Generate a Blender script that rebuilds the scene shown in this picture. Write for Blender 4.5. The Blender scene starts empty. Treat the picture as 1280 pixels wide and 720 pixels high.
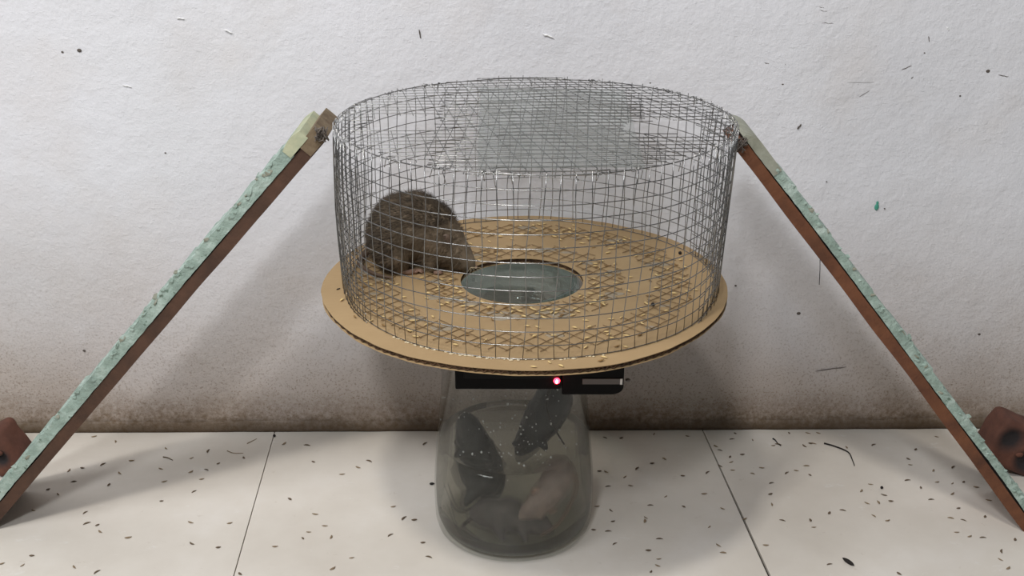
import bpy, bmesh, math, random
from mathutils import Vector, Matrix, noise
R = random.Random(7)
S = bpy.context.scene
COL = S.collection
# ------------------------------------------------------------------ camera
F, P, D, HC = 1411.0, 0.3877, 1.062, 0.724
cam = bpy.data.cameras.new('camera'); cam.sensor_width = 36; cam.lens = F / 1280 * 36
cam.clip_start = .02
co = bpy.data.objects.new('camera', cam); COL.objects.link(co); S.camera = co
co.location = (0, -D, HC); co.rotation_euler = (math.pi / 2 - P, 0, 0)
# ------------------------------------------------------------------ world
w = bpy.data.worlds.new('room_light'); S.world = w; w.use_nodes = True
w.node_tree.nodes['Background'].inputs[0].default_value = (.93, .96, 1.0, 1)
w.node_tree.nodes['Background'].inputs[1].default_value = .10
# ------------------------------------------------------------------ lamps
def area(name, loc, target, size, energy, col, size_y=None):
    l = bpy.data.lights.new(name, 'AREA'); l.energy = energy; l.color = col
    l.shape = 'RECTANGLE'; l.size = size; l.size_y = size_y or size
    o = bpy.data.objects.new(name, l); COL.objects.link(o); o.location = loc
    o.rotation_euler = (Vector(target) - Vector(loc)).to_track_quat('-Z', 'Y').to_euler()
    return o
area('ceiling_lamp', (-.36, -.86, 2.0), (0, 0, .2), .16, 13, (1, .955, .90))
area('wall_lamp', (-.30, -1.6, 1.70), (0, .1, .3), .22, 15, (.95, .97, 1.0))
area('fill_light', (-1.25, -1.05, 2.0), (0, .1, .25), .7, 19, (.97, .975, 1.0), .8)  # large soft fill added at the left, no window modelled
S.view_settings.view_transform = 'Standard'; S.view_settings.look = 'None'
S.view_settings.gamma = 1; S.view_settings.use_curve_mapping = False
S.view_settings.exposure = 0.06
S.cycles.use_denoising = True
S.cycles.max_bounces = 20; S.cycles.transmission_bounces = 16; S.cycles.transparent_max_bounces = 24
S.cycles.caustics_refractive = True; S.cycles.caustics_reflective = True

# ------------------------------------------------------------------ helpers
def ray(x, y):
    fw = Vector((0, math.cos(P), -math.sin(P))); up = Vector((0, math.sin(P), math.cos(P)))
    return fw + Vector((1, 0, 0)) * ((x - 640) / F) - up * ((y - 360) / F)
CP = Vector((0, -D, HC))
def onz(x, y, z):
    r = ray(x, y); return CP + r * ((z - HC) / r.z)
def ony(x, y, Y):
    r = ray(x, y); return CP + r * ((Y + D) / r.y)
def lin(c):
    return tuple(((v / 255) / 12.92 if v / 255 <= .04045 else ((v / 255 + .055) / 1.055) ** 2.4) for v in c) + (1,)

class MB:
    def __init__(s): s.v = []; s.f = []
    def add(s, vs, fs):
        b = len(s.v); s.v += [tuple(v) for v in vs]; s.f += [tuple(i + b for i in f) for f in fs]
    def box(s, c, d, M=None):
        c = Vector(c); vs = []
        for k in range(8):
            q = Vector(((k & 1) - .5, (k >> 1 & 1) - .5, (k >> 2) - .5)); q = Vector((q.x * d[0], q.y * d[1], q.z * d[2]))
            vs.append(c + (M @ q if M else q))
        s.add(vs, [(0, 2, 3, 1), (4, 5, 7, 6), (0, 1, 5, 4), (2, 6, 7, 3), (0, 4, 6, 2), (1, 3, 7, 5)])
    def tube(s, pts, r, n=5, closed=False, caps=True):
        pts = [Vector(p) for p in pts]; m = len(pts)
        rr = r if isinstance(r, (list, tuple)) else [r] * m
        vs = []; up = None
        for i, p in enumerate(pts):
            if closed: t = pts[(i + 1) % m] - pts[i - 1]
            else: t = pts[min(i + 1, m - 1)] - pts[max(i - 1, 0)]
            if t.length < 1e-9: t = Vector((0, 0, 1))
            t.normalize()
            if up is None:
                up = Vector((0, 0, 1)) if abs(t.z) < .9 else Vector((1, 0, 0))
            a = t.cross(up); 
            if a.length < 1e-6: a = t.orthogonal()
            a.normalize(); b = a.cross(t); up = b
            for k in range(n):
                g = 2 * math.pi * k / n
                vs.append(p + (a * math.cos(g) + b * math.sin(g)) * rr[i])
        fs = []
        for i in range(m if closed else m - 1):
            j = (i + 1) % m
            for k in range(n):
                k2 = (k + 1) % n
                fs.append((i * n + k, j * n + k, j * n + k2, i * n + k2))
        if caps and not closed:
            fs.append(tuple(range(n))); fs.append(tuple(range((m - 1) * n + n - 1, (m - 1) * n - 1, -1)))
        s.add(vs, fs)
    def lathe(s, prof, c=(0, 0), n=64, close=False):
        vs = []; m = len(prof)
        for (r, z) in prof:
            for k in range(n):
                g = 2 * math.pi * k / n
                vs.append((c[0] + r * math.cos(g), c[1] + r * math.sin(g), z))
        fs = []
        for i in range(m if close else m - 1):
            j = (i + 1) % m
            for k in range(n):
                k2 = (k + 1) % n
                fs.append((i * n + k, i * n + k2, j * n + k2, j * n + k))
        s.add(vs, fs)
    def ball(s, c, r, sx=1, sy=1, sz=1, n=8, m=6):
        vs = [Vector(c) + Vector((0, 0, r * sz))]
        for i in range(1, m):
            a = math.pi * i / m
            for k in range(n):
                g = 2 * math.pi * k / n
                vs.append(Vector(c) + Vector((r * sx * math.sin(a) * math.cos(g), r * sy * math.sin(a) * math.sin(g), r * sz * math.cos(a))))
        vs.append(Vector(c) - Vector((0, 0, r * sz)))
        fs = [(0, 1 + k, 1 + (k + 1) % n) for k in range(n)]
        for i in range(m - 2):
            for k in range(n):
                a = 1 + i * n; b = a + n; k2 = (k + 1) % n
                fs.append((a + k, b + k, b + k2, a + k2))
        L = len(vs) - 1; a = 1 + (m - 2) * n
        fs += [(a + (k + 1) % n, a + k, L) for k in range(n)]
        s.add(vs, fs)
    def build(s, name, mat, parent=None, smooth=False, fix=True):
        me = bpy.data.meshes.new(name); me.from_pydata(s.v, [], s.f)
        if fix:
            bm = bmesh.new(); bm.from_mesh(me); bmesh.ops.recalc_face_normals(bm, faces=bm.faces); bm.to_mesh(me); bm.free()
        if smooth: me.polygons.foreach_set('use_smooth', [True] * len(me.polygons))
        if mat: me.materials.append(mat)
        o = bpy.data.objects.new(name, me); COL.objects.link(o)
        if parent: o.parent = parent
        return o
def tag(o, label=None, cat=None, group=None, kind=None):
    if label: o['label'] = label
    if cat: o['category'] = cat
    if group: o['group'] = group
    if kind: o['kind'] = kind
    return o
def empty(name, loc=(0, 0, 0)):
    # parts are built in world coordinates: keep them in place under the empty
    o = bpy.data.objects.new(name, None); COL.objects.link(o); o.location = loc; o.empty_display_size = .02
    return o
def adopt(root, *parts):
    for p in parts:
        p.parent = root; p.matrix_parent_inverse = Matrix.Translation(-Vector(root.location))
def bevel(o, wd, seg=2):
    m = o.modifiers.new('bevel', 'BEVEL'); m.width = wd; m.segments = seg; m.limit_method = 'ANGLE'
    return o

# ------------------------------------------------------------------ materials
class NT:
    def __init__(s, name):
        s.m = bpy.data.materials.new(name); s.m.use_nodes = True; s.t = s.m.node_tree
        s.b = s.t.nodes['Principled BSDF']; s.out = s.t.nodes['Material Output']
    def n(s, typ, **kw):
        nd = s.t.nodes.new(typ)
        for k, v in kw.items():
            if k.startswith('i_'): nd.inputs[int(k[2:]) if k[2:].isdigit() else k[2:].replace('_', ' ')].default_value = v
            else: setattr(nd, k, v)
        return nd
    def l(s, a, b): s.t.links.new(a, b)
    def coords(s, scale=(1, 1, 1)):
        if not hasattr(s, 'tc'): s.tc = s.n('ShaderNodeTexCoord')
        mp = s.n('ShaderNodeMapping'); mp.inputs['Scale'].default_value = scale
        s.l(s.tc.outputs['Object'], mp.inputs[0]); return mp.outputs[0]
    def noise(s, sc, det=4, rough=.5, scale=(1, 1, 1), lac=2):
        nd = s.n('ShaderNodeTexNoise'); nd.inputs['Scale'].default_value = sc; nd.inputs['Detail'].default_value = det
        nd.inputs['Roughness'].default_value = rough; s.l(s.coords(scale), nd.inputs['Vector']); return nd.outputs['Fac']
    def ramp(s, fac, stops):
        nd = s.n('ShaderNodeValToRGB'); e = nd.color_ramp.elements
        e[0].position, e[0].color = stops[0][0], stops[0][1]; e[1].position, e[1].color = stops[-1][0], stops[-1][1]
        for p, c in stops[1:-1]:
            q = e.new(p); q.color = c
        s.l(fac, nd.inputs[0]); return nd.outputs[0]
    def math(s, op, a, b=None, clamp=False):
        nd = s.n('ShaderNodeMath', operation=op, use_clamp=clamp)
        for i, v in enumerate((a, b)):
            if v is None: continue
            if isinstance(v, (int, float)): nd.inputs[i].default_value = v
            else: s.l(v, nd.inputs[i])
        return nd.outputs[0]
    def mix(s, fac, a, b):
        nd = s.n('ShaderNodeMix', data_type='RGBA')
        for i, v in ((0, fac), (6, a), (7, b)):
            if isinstance(v, (int, float)): nd.inputs[i].default_value = v
            elif isinstance(v, tuple): nd.inputs[i].default_value = v
            else: s.l(v, nd.inputs[i])
        return nd.outputs[2]
    def bump(s, h, strength=.5, dist=.001, prev=None):
        nd = s.n('ShaderNodeBump'); nd.inputs['Strength'].default_value = strength; nd.inputs['Distance'].default_value = dist
        s.l(h, nd.inputs['Height'])
        if prev is not None: s.l(prev, nd.inputs['Normal'])
        s.l(nd.outputs[0], s.b.inputs['Normal']); return nd.outputs[0]
    def col(s, c):
        if isinstance(c, tuple): s.b.inputs['Base Color'].default_value = c
        else: s.l(c, s.b.inputs['Base Color'])
    def set(s, **kw):
        for k, v in kw.items(): s.b.inputs[k.replace('_', ' ')].default_value = v
        return s
B1 = (1, 1, 1, 1); B0 = (0, 0, 0, 1)

def mat_wall():
    m = NT('rough_whitewash'); m.set(Roughness=.85)
    base = m.ramp(m.noise(3.2, 3), [(.3, lin((218, 218, 222))), (.5, lin((225, 225, 229))), (.7, lin((230, 230, 235)))])
    warm = m.ramp(m.noise(5.5, 4, .6), [(.5, B0), (.75, (.35, .35, .35, 1))])
    c = m.mix(warm, base, lin((206, 196, 188)))
    sep = m.n('ShaderNodeSeparateXYZ'); m.l(m.coords(), sep.inputs[0]); z = sep.outputs[2]
    # rising dirt, a real stain on the foot of the wall
    h = m.math('ADD', z, m.math('MULTIPLY', m.math('SUBTRACT', m.noise(9, 5, .6), .5), .11))
    h2 = m.math('ADD', z, m.math('MULTIPLY', m.math('SUBTRACT', m.noise(14, 5, .7), .5), .05))
    d1 = m.ramp(h, [(.0, (.78, .78, .78, 1)), (.06, (.62, .62, .62, 1)), (.16, (.30, .30, .30, 1)), (.34, B0)])
    c = m.mix(d1, c, lin((158, 138, 116)))
    d2 = m.ramp(h2, [(.0, B1), (.022, (.8, .8, .8, 1)), (.060, B0)])
    sp = m.ramp(m.noise(150, 4, .65), [(.36, B1), (.62, (.35, .35, .35, 1))])
    c = m.mix(m.math('MULTIPLY', d2, sp), c, lin((112, 92, 70)))
    # speckled grime
    g = m.ramp(m.noise(420, 3, .7), [(.53, B0), (.66, B1)])
    gz = m.ramp(h, [(.02, (.75, .75, .75, 1)), (.16, (.22, .22, .22, 1)), (.30, B0)])
    c = m.mix(m.math('MULTIPLY', g, gz), c, lin((120, 100, 80)))
    d3 = m.ramp(m.math('ADD', z, m.math('MULTIPLY', m.math('SUBTRACT', m.noise(30, 4, .6), .5), .018)), [(.010, (.8, .8, .8, 1)), (.021, B0)])
    c = m.mix(d3, c, lin((84, 68, 50)))
    m.col(c)
    a = m.bump(m.noise(38, 6, .62), .55, .004)
    b = m.bump(m.noise(170, 5, .7), .60, .0014, a)
    chip = m.ramp(m.noise(95, 3, .5, (1, 1, 2.2)), [(.60, B0), (.66, B1)])
    m.bump(chip, .25, .0007, b)
    return m.m
def mat_tile():
    m = NT('cream_ceramic_tile'); m.set(Roughness=.34)
    c = m.ramp(m.noise(7, 5, .6), [(.3, lin((212, 205, 194))), (.55, lin((222, 216, 206))), (.72, lin((229, 224, 216)))])
    v = m.ramp(m.noise(22, 6, .75, (1, 1.6, 1)), [(.62, B0), (.70, (.5, .5, .5, 1))])
    c = m.mix(v, c, lin((236, 234, 230)))
    d = m.ramp(m.noise(60, 5, .7), [(.64, B0), (.76, (.35, .35, .35, 1))])
    m.col(m.mix(d, c, lin((168, 152, 132)))); m.bump(m.noise(20, 3), .08, .001)
    return m.m
def mat_simple(name, c, rough=.6, metal=0, bumpsc=None, c2=None, sc=30, dist=.0005, **kw):
    m = NT(name); m.set(Roughness=rough, Metallic=metal, **kw)
    if c2: m.col(m.ramp(m.noise(sc, 5, .6), [(.35, lin(c)), (.65, lin(c2))]))
    else: m.col(lin(c))
    if bumpsc: m.bump(m.noise(bumpsc, 4, .6), .6, dist)
    return m.m
def mat_card():
    m = NT('kraft_cardboard'); m.set(Roughness=.8)
    c = m.ramp(m.noise(9, 4, .6), [(.35, lin((164, 137, 99))), (.65, lin((176, 149, 110)))])
    st = m.noise(60, 2, .5, (1, 14, 1)); c = m.mix(m.ramp(st, [(.45, B0), (.8, (.35, .35, .35, 1))]), c, lin((160, 131, 92)))
    m.col(c); m.bump(m.noise(500, 3), .2, .0003); return m.m
def mat_fur(name, a, b, rough=.75):
    m = NT(name); m.set(Roughness=rough)
    m.col(m.ramp(m.noise(45, 5, .65), [(.35, lin(a)), (.62, lin(b))])); m.bump(m.noise(420, 4, .7), .8, .001); return m.m
def mat_wood(name, a, b, along):
    m = NT(name); m.set(Roughness=.75)
    c = m.ramp(m.noise(28, 6, .65, along), [(.3, lin(a)), (.7, lin(b))])
    d = m.ramp(m.noise(18, 3, .6), [(.55, B0), (.75, (.75, .75, .75, 1))])
    m.col(m.mix(d, c, lin((58, 36, 26)))); m.bump(m.noise(120, 5, .7, along), .8, .0012); return m.m
def mat_green():
    m = NT('mint_paint'); m.set(Roughness=.6)
    c = m.ramp(m.noise(60, 4, .6), [(.3, lin((132, 150, 140))), (.5, lin((152, 172, 161))), (.72, lin((186, 202, 193)))])
    d = m.ramp(m.noise(140, 4, .6), [(.62, B0), (.68, (.9, .9, .9, 1))])
    m.col(m.mix(d, c, lin((96, 116, 102)))); m.bump(m.noise(150, 4, .7), 1.0, .0025); return m.m
def facing(m, lo, hi, pw=3.5):
    lw = m.n('ShaderNodeLayerWeight'); lw.inputs[0].default_value = .5
    return m.math('ADD', m.math('MULTIPLY', m.math('POWER', lw.outputs['Facing'], pw), hi), lo)
def mat_glass(name='jar_glass', tint=(.915, .92, .91, 1), dens=.2, lo=.03):
    # blown jar glass: clear with a faint green-grey body and mirror-like sheen at glancing angles
    m = NT(name)
    tr = m.n('ShaderNodeBsdfTransparent'); tr.inputs[0].default_value = tint
    gl = m.n('ShaderNodeBsdfGlossy'); gl.inputs['Roughness'].default_value = .06
    df = m.n('ShaderNodeBsdfDiffuse'); df.inputs[0].default_value = lin((120, 118, 110))
    smear = m.ramp(m.noise(14, 5, .65, (1, 1, .5)), [(.42, (.006 * dens, .006 * dens, .006 * dens, 1)), (.75, (.05 * dens, .05 * dens, .05 * dens, 1))])
    m1 = m.n('ShaderNodeMixShader'); m.l(smear, m1.inputs[0]); m.l(tr.outputs[0], m1.inputs[1]); m.l(df.outputs[0], m1.inputs[2])
    m2 = m.n('ShaderNodeMixShader'); m.l(facing(m, lo, .35), m2.inputs[0]); m.l(m1.outputs[0], m2.inputs[1]); m.l(gl.outputs[0], m2.inputs[2])
    m.l(m2.outputs[0], m.out.inputs[0]); return m.m
def mat_water():
    m = NT('murky_water')
    tr = m.n('ShaderNodeBsdfTransparent'); tr.inputs[0].default_value = (.80, .79, .75, 1)
    rf = m.n('ShaderNodeBsdfRefraction'); rf.inputs['IOR'].default_value = 1.12; rf.inputs['Roughness'].default_value = .02; rf.inputs[0].default_value = (.9, .9, .87, 1)
    gl = m.n('ShaderNodeBsdfGlossy'); gl.inputs['Roughness'].default_value = .03
    m1 = m.n('ShaderNodeMixShader'); m1.inputs[0].default_value = .5; m.l(tr.outputs[0], m1.inputs[1]); m.l(rf.outputs[0], m1.inputs[2])
    m2 = m.n('ShaderNodeMixShader'); m.l(facing(m, .03, .30), m2.inputs[0]); m.l(m1.outputs[0], m2.inputs[1]); m.l(gl.outputs[0], m2.inputs[2])
    m.l(m2.outputs[0], m.out.inputs[0]); return m.m
def mat_plastic_film():
    m = NT('clear_plastic_film')
    tr = m.n('ShaderNodeBsdfTransparent'); tr.inputs[0].default_value = (.955, .965, .96, 1)
    gl = m.n('ShaderNodeBsdfGlossy'); gl.inputs['Roughness'].default_value = .25
    df = m.n('ShaderNodeBsdfDiffuse'); df.inputs[0].default_value = lin((150, 155, 153))
    f = m.ramp(m.noise(30, 5, .7), [(.3, (.03, .03, .03, 1)), (.7, (.13, .13, .13, 1))])
    m1 = m.n('ShaderNodeMixShader'); m.l(f, m1.inputs[0]); m.l(tr.outputs[0], m1.inputs[1]); m.l(df.outputs[0], m1.inputs[2])
    m2 = m.n('ShaderNodeMixShader'); m2.inputs[0].default_value = .04; m.l(m1.outputs[0], m2.inputs[1]); m.l(gl.outputs[0], m2.inputs[2])
    m.l(m2.outputs[0], m.out.inputs[0]); return m.m

M = dict(
    wall=mat_wall(), tile=mat_tile(), card=mat_card(), green=mat_green(), glass=mat_glass(), water=mat_water(), film=mat_plastic_film(),
    skirt=mat_simple('grimy_cement', (120, 104, 84), .95, 0, 140, (74, 60, 46), 55, .003),
    grout=mat_simple('dark_grout', (52, 46, 42), .95),
    flute=mat_simple('cardboard_edge', (92, 66, 42), .9, 0, 300, (60, 42, 28), 80),
    wire=mat_simple('galvanised_wire', (130, 130, 130), .26, .95, None, (160, 160, 158), 40),
    oldwire=mat_simple('dull_wire', (124, 100, 68), .65, .15, None, (142, 116, 80), 60),
    glue=mat_simple('hot_glue', (206, 190, 158), .22),
    gluefilm=mat_simple('glue_smear', (158, 144, 122), .35),
    black=mat_simple('black_plastic', (5, 5, 5), .4, Specular_IOR_Level=.15),
    black2=mat_simple('matte_black_plastic', (7, 6, 7), .55, Specular_IOR_Level=.12),
    strip=mat_simple('grey_label', (92, 86, 84), .4, .3),
    brick=mat_simple('fired_clay', (108, 68, 54), .9, 0, 90, (90, 56, 44), 26, .002),
    soot=mat_simple('soot_black_clay', (34, 32, 34), .95, 0, 70, (62, 44, 38), 30, .002),
    fur=mat_fur('rat_fur', (86, 74, 58), (124, 108, 88)), furd=mat_fur('rat_fur_dark', (46, 38, 30), (76, 64, 50)),
    wet=mat_fur('wet_dark_fur', (22, 25, 27), (40, 44, 46), .4), wetp=mat_fur('wet_pale_fur', (134, 118, 112), (160, 142, 134), .45),
    wetg=mat_fur('wet_grey_fur', (66, 62, 62), (92, 86, 84), .45),
    skin=mat_simple('rat_skin', (138, 110, 94), .6), tail=mat_simple('rat_tail_skin', (96, 78, 64), .6), darktail=mat_simple('dark_tail', (34, 30, 28), .5),
    eye=mat_simple('eye_black', (8, 8, 8), .08),
    grain=mat_simple('rice_grain', (214, 184, 122), .55, 0, None, (232, 206, 150), 200), grainb=mat_simple('brown_rice_grain', (140, 108, 62), .6),
    husk=mat_simple('rice_husk', (140, 122, 98), .8), huskd=mat_simple('dark_rice_husk', (104, 88, 70), .8),
    dark=mat_simple('dried_matter_and_gap_shade', (28, 22, 20), .8), pale=mat_simple('bleached_wood', (190, 190, 158), .75, 0, 90, (160, 168, 142), 40, .002),
    ragw=mat_simple('weathered_wood_end', (132, 116, 92), .85, 0, 110, (98, 80, 60), 50, .002),
    palegrey=mat_simple('pale_grey_worn_paint', (158, 160, 146), .75, 0, 90, (134, 134, 118), 40, .002),
    cord=mat_simple('grey_string', (120, 112, 104), .8, 0, 400, (90, 82, 76), 120),
    gpaint=mat_simple('teal_paint_fleck', (70, 150, 130), .6), mark=mat_simple('scratch_dark', (88, 80, 74), .8), markw=mat_simple('scratch_white', (238, 238, 238), .6),
)
M['woodL'] = mat_wood('dark_brown_wood', (88, 60, 44), (62, 42, 30), (1, 1, 1))
M['woodR'] = mat_wood('red_brown_wood', (122, 76, 48), (88, 52, 34), (1, 1, 1))
def mat_led():
    m = NT('red_led'); m.col(lin((255, 40, 50))); m.b.inputs['Emission Color'].default_value = (1, .02, .04, 1); m.b.inputs['Emission Strength'].default_value = 14
    return m.m
def mat_ledcore():
    m = NT('led_core'); m.b.inputs['Emission Color'].default_value = (1, .55, .6, 1); m.b.inputs['Emission Strength'].default_value = 30
    return m.m

# ------------------------------------------------------------------ wall
WY = .2235; PSI = .0095
def wy(x): return WY + PSI * x
wm = MB(); nx, nz = 220, 110
for j in range(nz + 1):
    for i in range(nx + 1):
        x = -1.6 + 3.2 * i / nx; z = -.02 + 1.5 * j / nz
        d = (noise.noise(Vector((x * 5, z * 5, 1))) * .0018 + noise.noise(Vector((x * 22, z * 22, 4))) * .0007)
        wm.v.append((x, wy(x) + d, z))
for j in range(nz):
    for i in range(nx):
        a = j * (nx + 1) + i; wm.f.append((a, a + 1, a + nx + 2, a + nx + 1))
wall = wm.build('wall_back', M['wall'], smooth=True, fix=False)
tag(wall, kind='structure', label='rough whitewashed wall with brown grime along its foot')
sol = wall.modifiers.new('thickness', 'SOLIDIFY'); sol.thickness = .06; sol.offset = 1 if wall.data.polygons[0].normal.y > 0 else -1

bb = MB(); n = 260
prof = [(0, 0), (-.0040, .0005), (-.0046, .006), (-.0036, .0125), (0, .0165)]
for i in range(n + 1):
    x = -1.6 + 3.2 * i / n
    for (dy, z) in prof:
        q = noise.noise(Vector((x * 30, z * 90, 7))) * .0011
        bb.v.append((x, wy(x) + .0015 + dy + (q if dy else .001), max(0, z + (noise.noise(Vector((x * 18, 3, 2))) * .0028 if z > .01 else 0))))
k = len(prof)
for i in range(n):
    for j in range(k - 1):
        a = i * k + j; bb.f.append((a, a + 1, a + k + 1, a + k))
tag(bb.build('baseboard_back', M['wall'], smooth=True), kind='structure')

# scratches and flecks on the wall
def wmark(x0, y0, x1, y1, wd, mat, name='scratch', lab=None):
    a = ony(x0, y0, WY); b = ony(x1, y1, WY)
    a.y = wy(a.x) - .0008; b.y = wy(b.x) - .0008
    m = MB(); pts = [a.lerp(b, t / 5) + Vector((0, 0, R.uniform(-.5, .5) * wd)) for t in range(6)]
    m.tube(pts, [wd * .3, wd * .6, wd * .7, wd * .5, wd * .6, wd * .2], 5)
    o = m.build(name, mat, wall)
    if lab: o['label'] = lab
for q in [(944, 14, 985, 14, .0004), (1024, 9, 1032, 10, .0008), (1024, 13, 1036, 15, .0009), (1025, 29, 1044, 30, .0010), (890, 27, 902, 27, .0006), (945, 27, 958, 27, .0004),
          (956, 79, 962, 80, .0008), (981, 80, 985, 83, .0009), (997, 162, 1002, 156, .0017), (1128, 88, 1141, 83, .0008), (1140, 99, 1143, 97, .0007), (1250, 95, 1263, 97, .0008),
          (1060, 104, 1094, 104, .0003), (524, 36, 526, 48, .0012), (1020, 465, 1059, 460, .0008), (1075, 122, 1088, 114, .0004), (1162, 46, 1163, 53, .0008)]:
    wmark(*q, M['mark'])
for q in [(281, 36, 291, 40, .0014), (222, 22, 232, 23, .0012), (678, 42, 692, 48, .0016), (155, 105, 166, 107, .0012), (1185, 34, 1188, 38, .0016)]:
    wmark(*q, M['markw'], 'chipped_plaster')
for x, y, r in [(101, 62, .0022), (80, 64, .0012), (1157, 67, .0014), (1237, 90, .0022), (979, 106, .0014), (999, 393, .0022), (1107, 262 + 0, .0009), (920, 338 + 20, .0012), (107, 436, .0016), (1226, 420, .0016), (208, 190, .001), (813, 104, .0009), (1000, 90, .001), (1202, 121, .001), (1034, 168 + 60, .0008)]:
    p = ony(x, y, WY); m = MB(); m.ball((p.x, wy(p.x) - .0004, p.z), r, 1.2, .35, .9); m.build('grime_speck', M['mark'], wall)
for x, y, r in [(1097, 260, .0034), (1098, 255, .002)]:
    p = ony(x, y, WY); m = MB(); m.ball((p.x, wy(p.x) - .0004, p.z), r, .8, .3, 1.2); o = m.build('paint_fleck', M['gpaint'], wall); o['label'] = 'teal green paint fleck'

# ------------------------------------------------------------------ floor
fb = MB(); fb.box((0, -.9, -.0125), (3.4, 2.3, .017)); floor = fb.build('floor', M['grout']); tag(floor, kind='structure')
sL0, sL1 = onz(343, 541, 0), onz(292, 720, 0); sR0, sR1 = onz(880, 541, 0), onz(962, 720, 0)
def seam(a, b, y): t = (y - a.y) / (b.y - a.y); return a.x + (b.x - a.x) * t
def tile(x0f, x1f, y0, y1):
    m = MB(); c = [(x0f(y0), y0), (x1f(y0), y0), (x1f(y1), y1), (x0f(y1), y1)]
    m.add([(x, y, 0) for x, y in c] + [(x, y, -.0045) for x, y in c], [(0, 1, 2, 3), (7, 6, 5, 4), (0, 4, 5, 1), (1, 5, 6, 2), (2, 6, 7, 3), (3, 7, 4, 0)])
    bevel(m.build('floor_tile', M['tile'], floor), .0006, 2)
gl_ = lambda y: .0004 + max(0, .0002 * (WY - y)); gr_ = lambda y: .0006 + .0045 * max(0, (WY - y)) / .3 * .45
LE = lambda o: (lambda y: seam(sL0, sL1, y) + o * gl_(y)); RE = lambda o: (lambda y: seam(sR0, sR1, y) + o * min(gr_(y), .0022))
rows = [(-.335, WY + .004), (-.893, -.3365), (-1.45, -.8945)]
for y0, y1 in rows:
    tile(lambda y: seam(sL0, sL1, y) - 1.1, lambda y: seam(sL0, sL1, y) - .5525, y0, y1)
    tile(lambda y: seam(sL0, sL1, y) - .551, LE(-1), y0, y1)
    tile(LE(1), RE(-1), y0, y1)
    tile(RE(1), lambda y: seam(sR0, sR1, y) + .553, y0, y1)
    tile(lambda y: seam(sR0, sR1, y) + .5545, lambda y: seam(sR0, sR1, y) + 1.1, y0, y1)

# ------------------------------------------------------------------ jar
JX, JY = .002, .0195
WL = .108
jar = empty('glass_jar', (JX, JY, 0))
tag(jar, 'large clear glass jar half full of murky water under the cardboard disc', 'jar')
outer = [(.0, .0035), (.045, .003), (.074, .0006), (.0812, .0014), (.0852, .0055), (.0872, .014), (.0880, .028), (.0880, .050), (.0872, .070), (.0850, .095), (.0822, .125), (.0793, .155), (.0768, .185), (.0752, .210), (.0735, .235), (.069, .252), (.0655, .260), (.0660, .264)]
thr = []
for i in range(4):
    z = .265 + i * .0065; thr += [(.0655, z), (.0678, z + .0018), (.0678, z + .0034), (.0655, z + .0052)]
outer += thr + [(.0655, .2915), (.0645, .2925), (.0625, .2925)]
inner = [(.0615, .2905), (.0615, .262), (.065, .252), (.0698, .235), (.0736, .210), (.0752, .185), (.0777, .155), (.0806, .125), (.0834, .095), (.0856, .070), (.0864, .050), (.0862, .030), (.0850, .018), (.0815, .0085), (.055, .0068), (.0, .0062)]
m = MB(); io = next(i for i, q in enumerate(outer) if q[1] >= .252); m.lathe(outer[:io + 1] + [(.0705, .252)][:0] + inner[3:], (JX, JY), 96); g = m.build('jar_body', M['glass'], smooth=True); adopt(jar, g)
m = MB(); m.lathe(outer[io:] + inner[:4] , (JX, JY), 96); g = m.build('jar_neck', mat_glass('neck_glass', (.80, .90, .89, 1), .6, .12), smooth=True); g['label'] = 'threaded teal-tinted glass neck'; adopt(jar, g)
# water (its skin sits just inside the glass)
m = MB(); wp = [(.0, .0066), (.055, .0072), (.0811, .0089), (.0846, .0184), (.0858, .0304), (.0860, .050), (.0852, .070), (.0830, .095), (.0821, WL + .0012), (.0805, WL), (.05, WL), (.0, WL)]
m.lathe(wp, (JX, JY), 96); wt = m.build('water', M['water'], smooth=True)
tag(wt, 'murky grey water filling the lower half of the jar', 'water')
# drops on the inner face
dm = MB()
def jr(z, prof=inner):
    for (r0, z0), (r1, z1) in zip(prof, prof[1:]):
        if z1 <= z <= z0: return r1 + (r0 - r1) * (z - z1) / max(1e-9, z0 - z1)
    return .08
for i in range(170):
    a = -math.pi / 2 + R.gauss(0, .62); z = R.uniform(.112, .225); r = jr(z) - .0002
    dm.ball((JX + r * math.cos(a), JY + r * math.sin(a), z), R.choice((.0004, .0006, .0008, .0012)), 1, 1, R.uniform(.8, 1.5), 6, 4)
dr = dm.build('water_drops', mat_simple('droplet', (215, 218, 215), .08, 0, Alpha=.5), smooth=True); adopt(jar, dr); dr['kind'] = 'stuff'

# ------------------------------------------------------------------ soft bodies
def blob(name, balls, mat, voxel=.0022, smooth=6, disp=.0008):
    m = MB()
    for b in balls:
        c, r = b[:3], b[3]; s = b[4:] if len(b) > 4 else (1, 1, 1); m.ball(c, r, *s, n=16, m=10)
    o = m.build(name, mat)
    q = o.modifiers.new('r', 'REMESH'); q.mode = 'VOXEL'; q.voxel_size = voxel; q.use_smooth_shade = True
    q = o.modifiers.new('s', 'SMOOTH'); q.iterations = smooth; q.factor = .6
    dg = bpy.context.evaluated_depsgraph_get(); me = bpy.data.meshes.new_from_object(o.evaluated_get(dg))
    o.modifiers.clear(); old = o.data; o.data = me; bpy.data.meshes.remove(old)
    for v in me.vertices:
        v.co += v.normal * noise.noise(v.co * 120) * disp
    return o
def chain(pts, n=4):
    out = []
    for a, b in zip(pts, pts[1:]):
        for t in range(n):
            k = t / n; out.append(tuple(a[i] + (b[i] - a[i]) * k for i in range(4)))
    out.append(pts[-1]); return out
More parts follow.
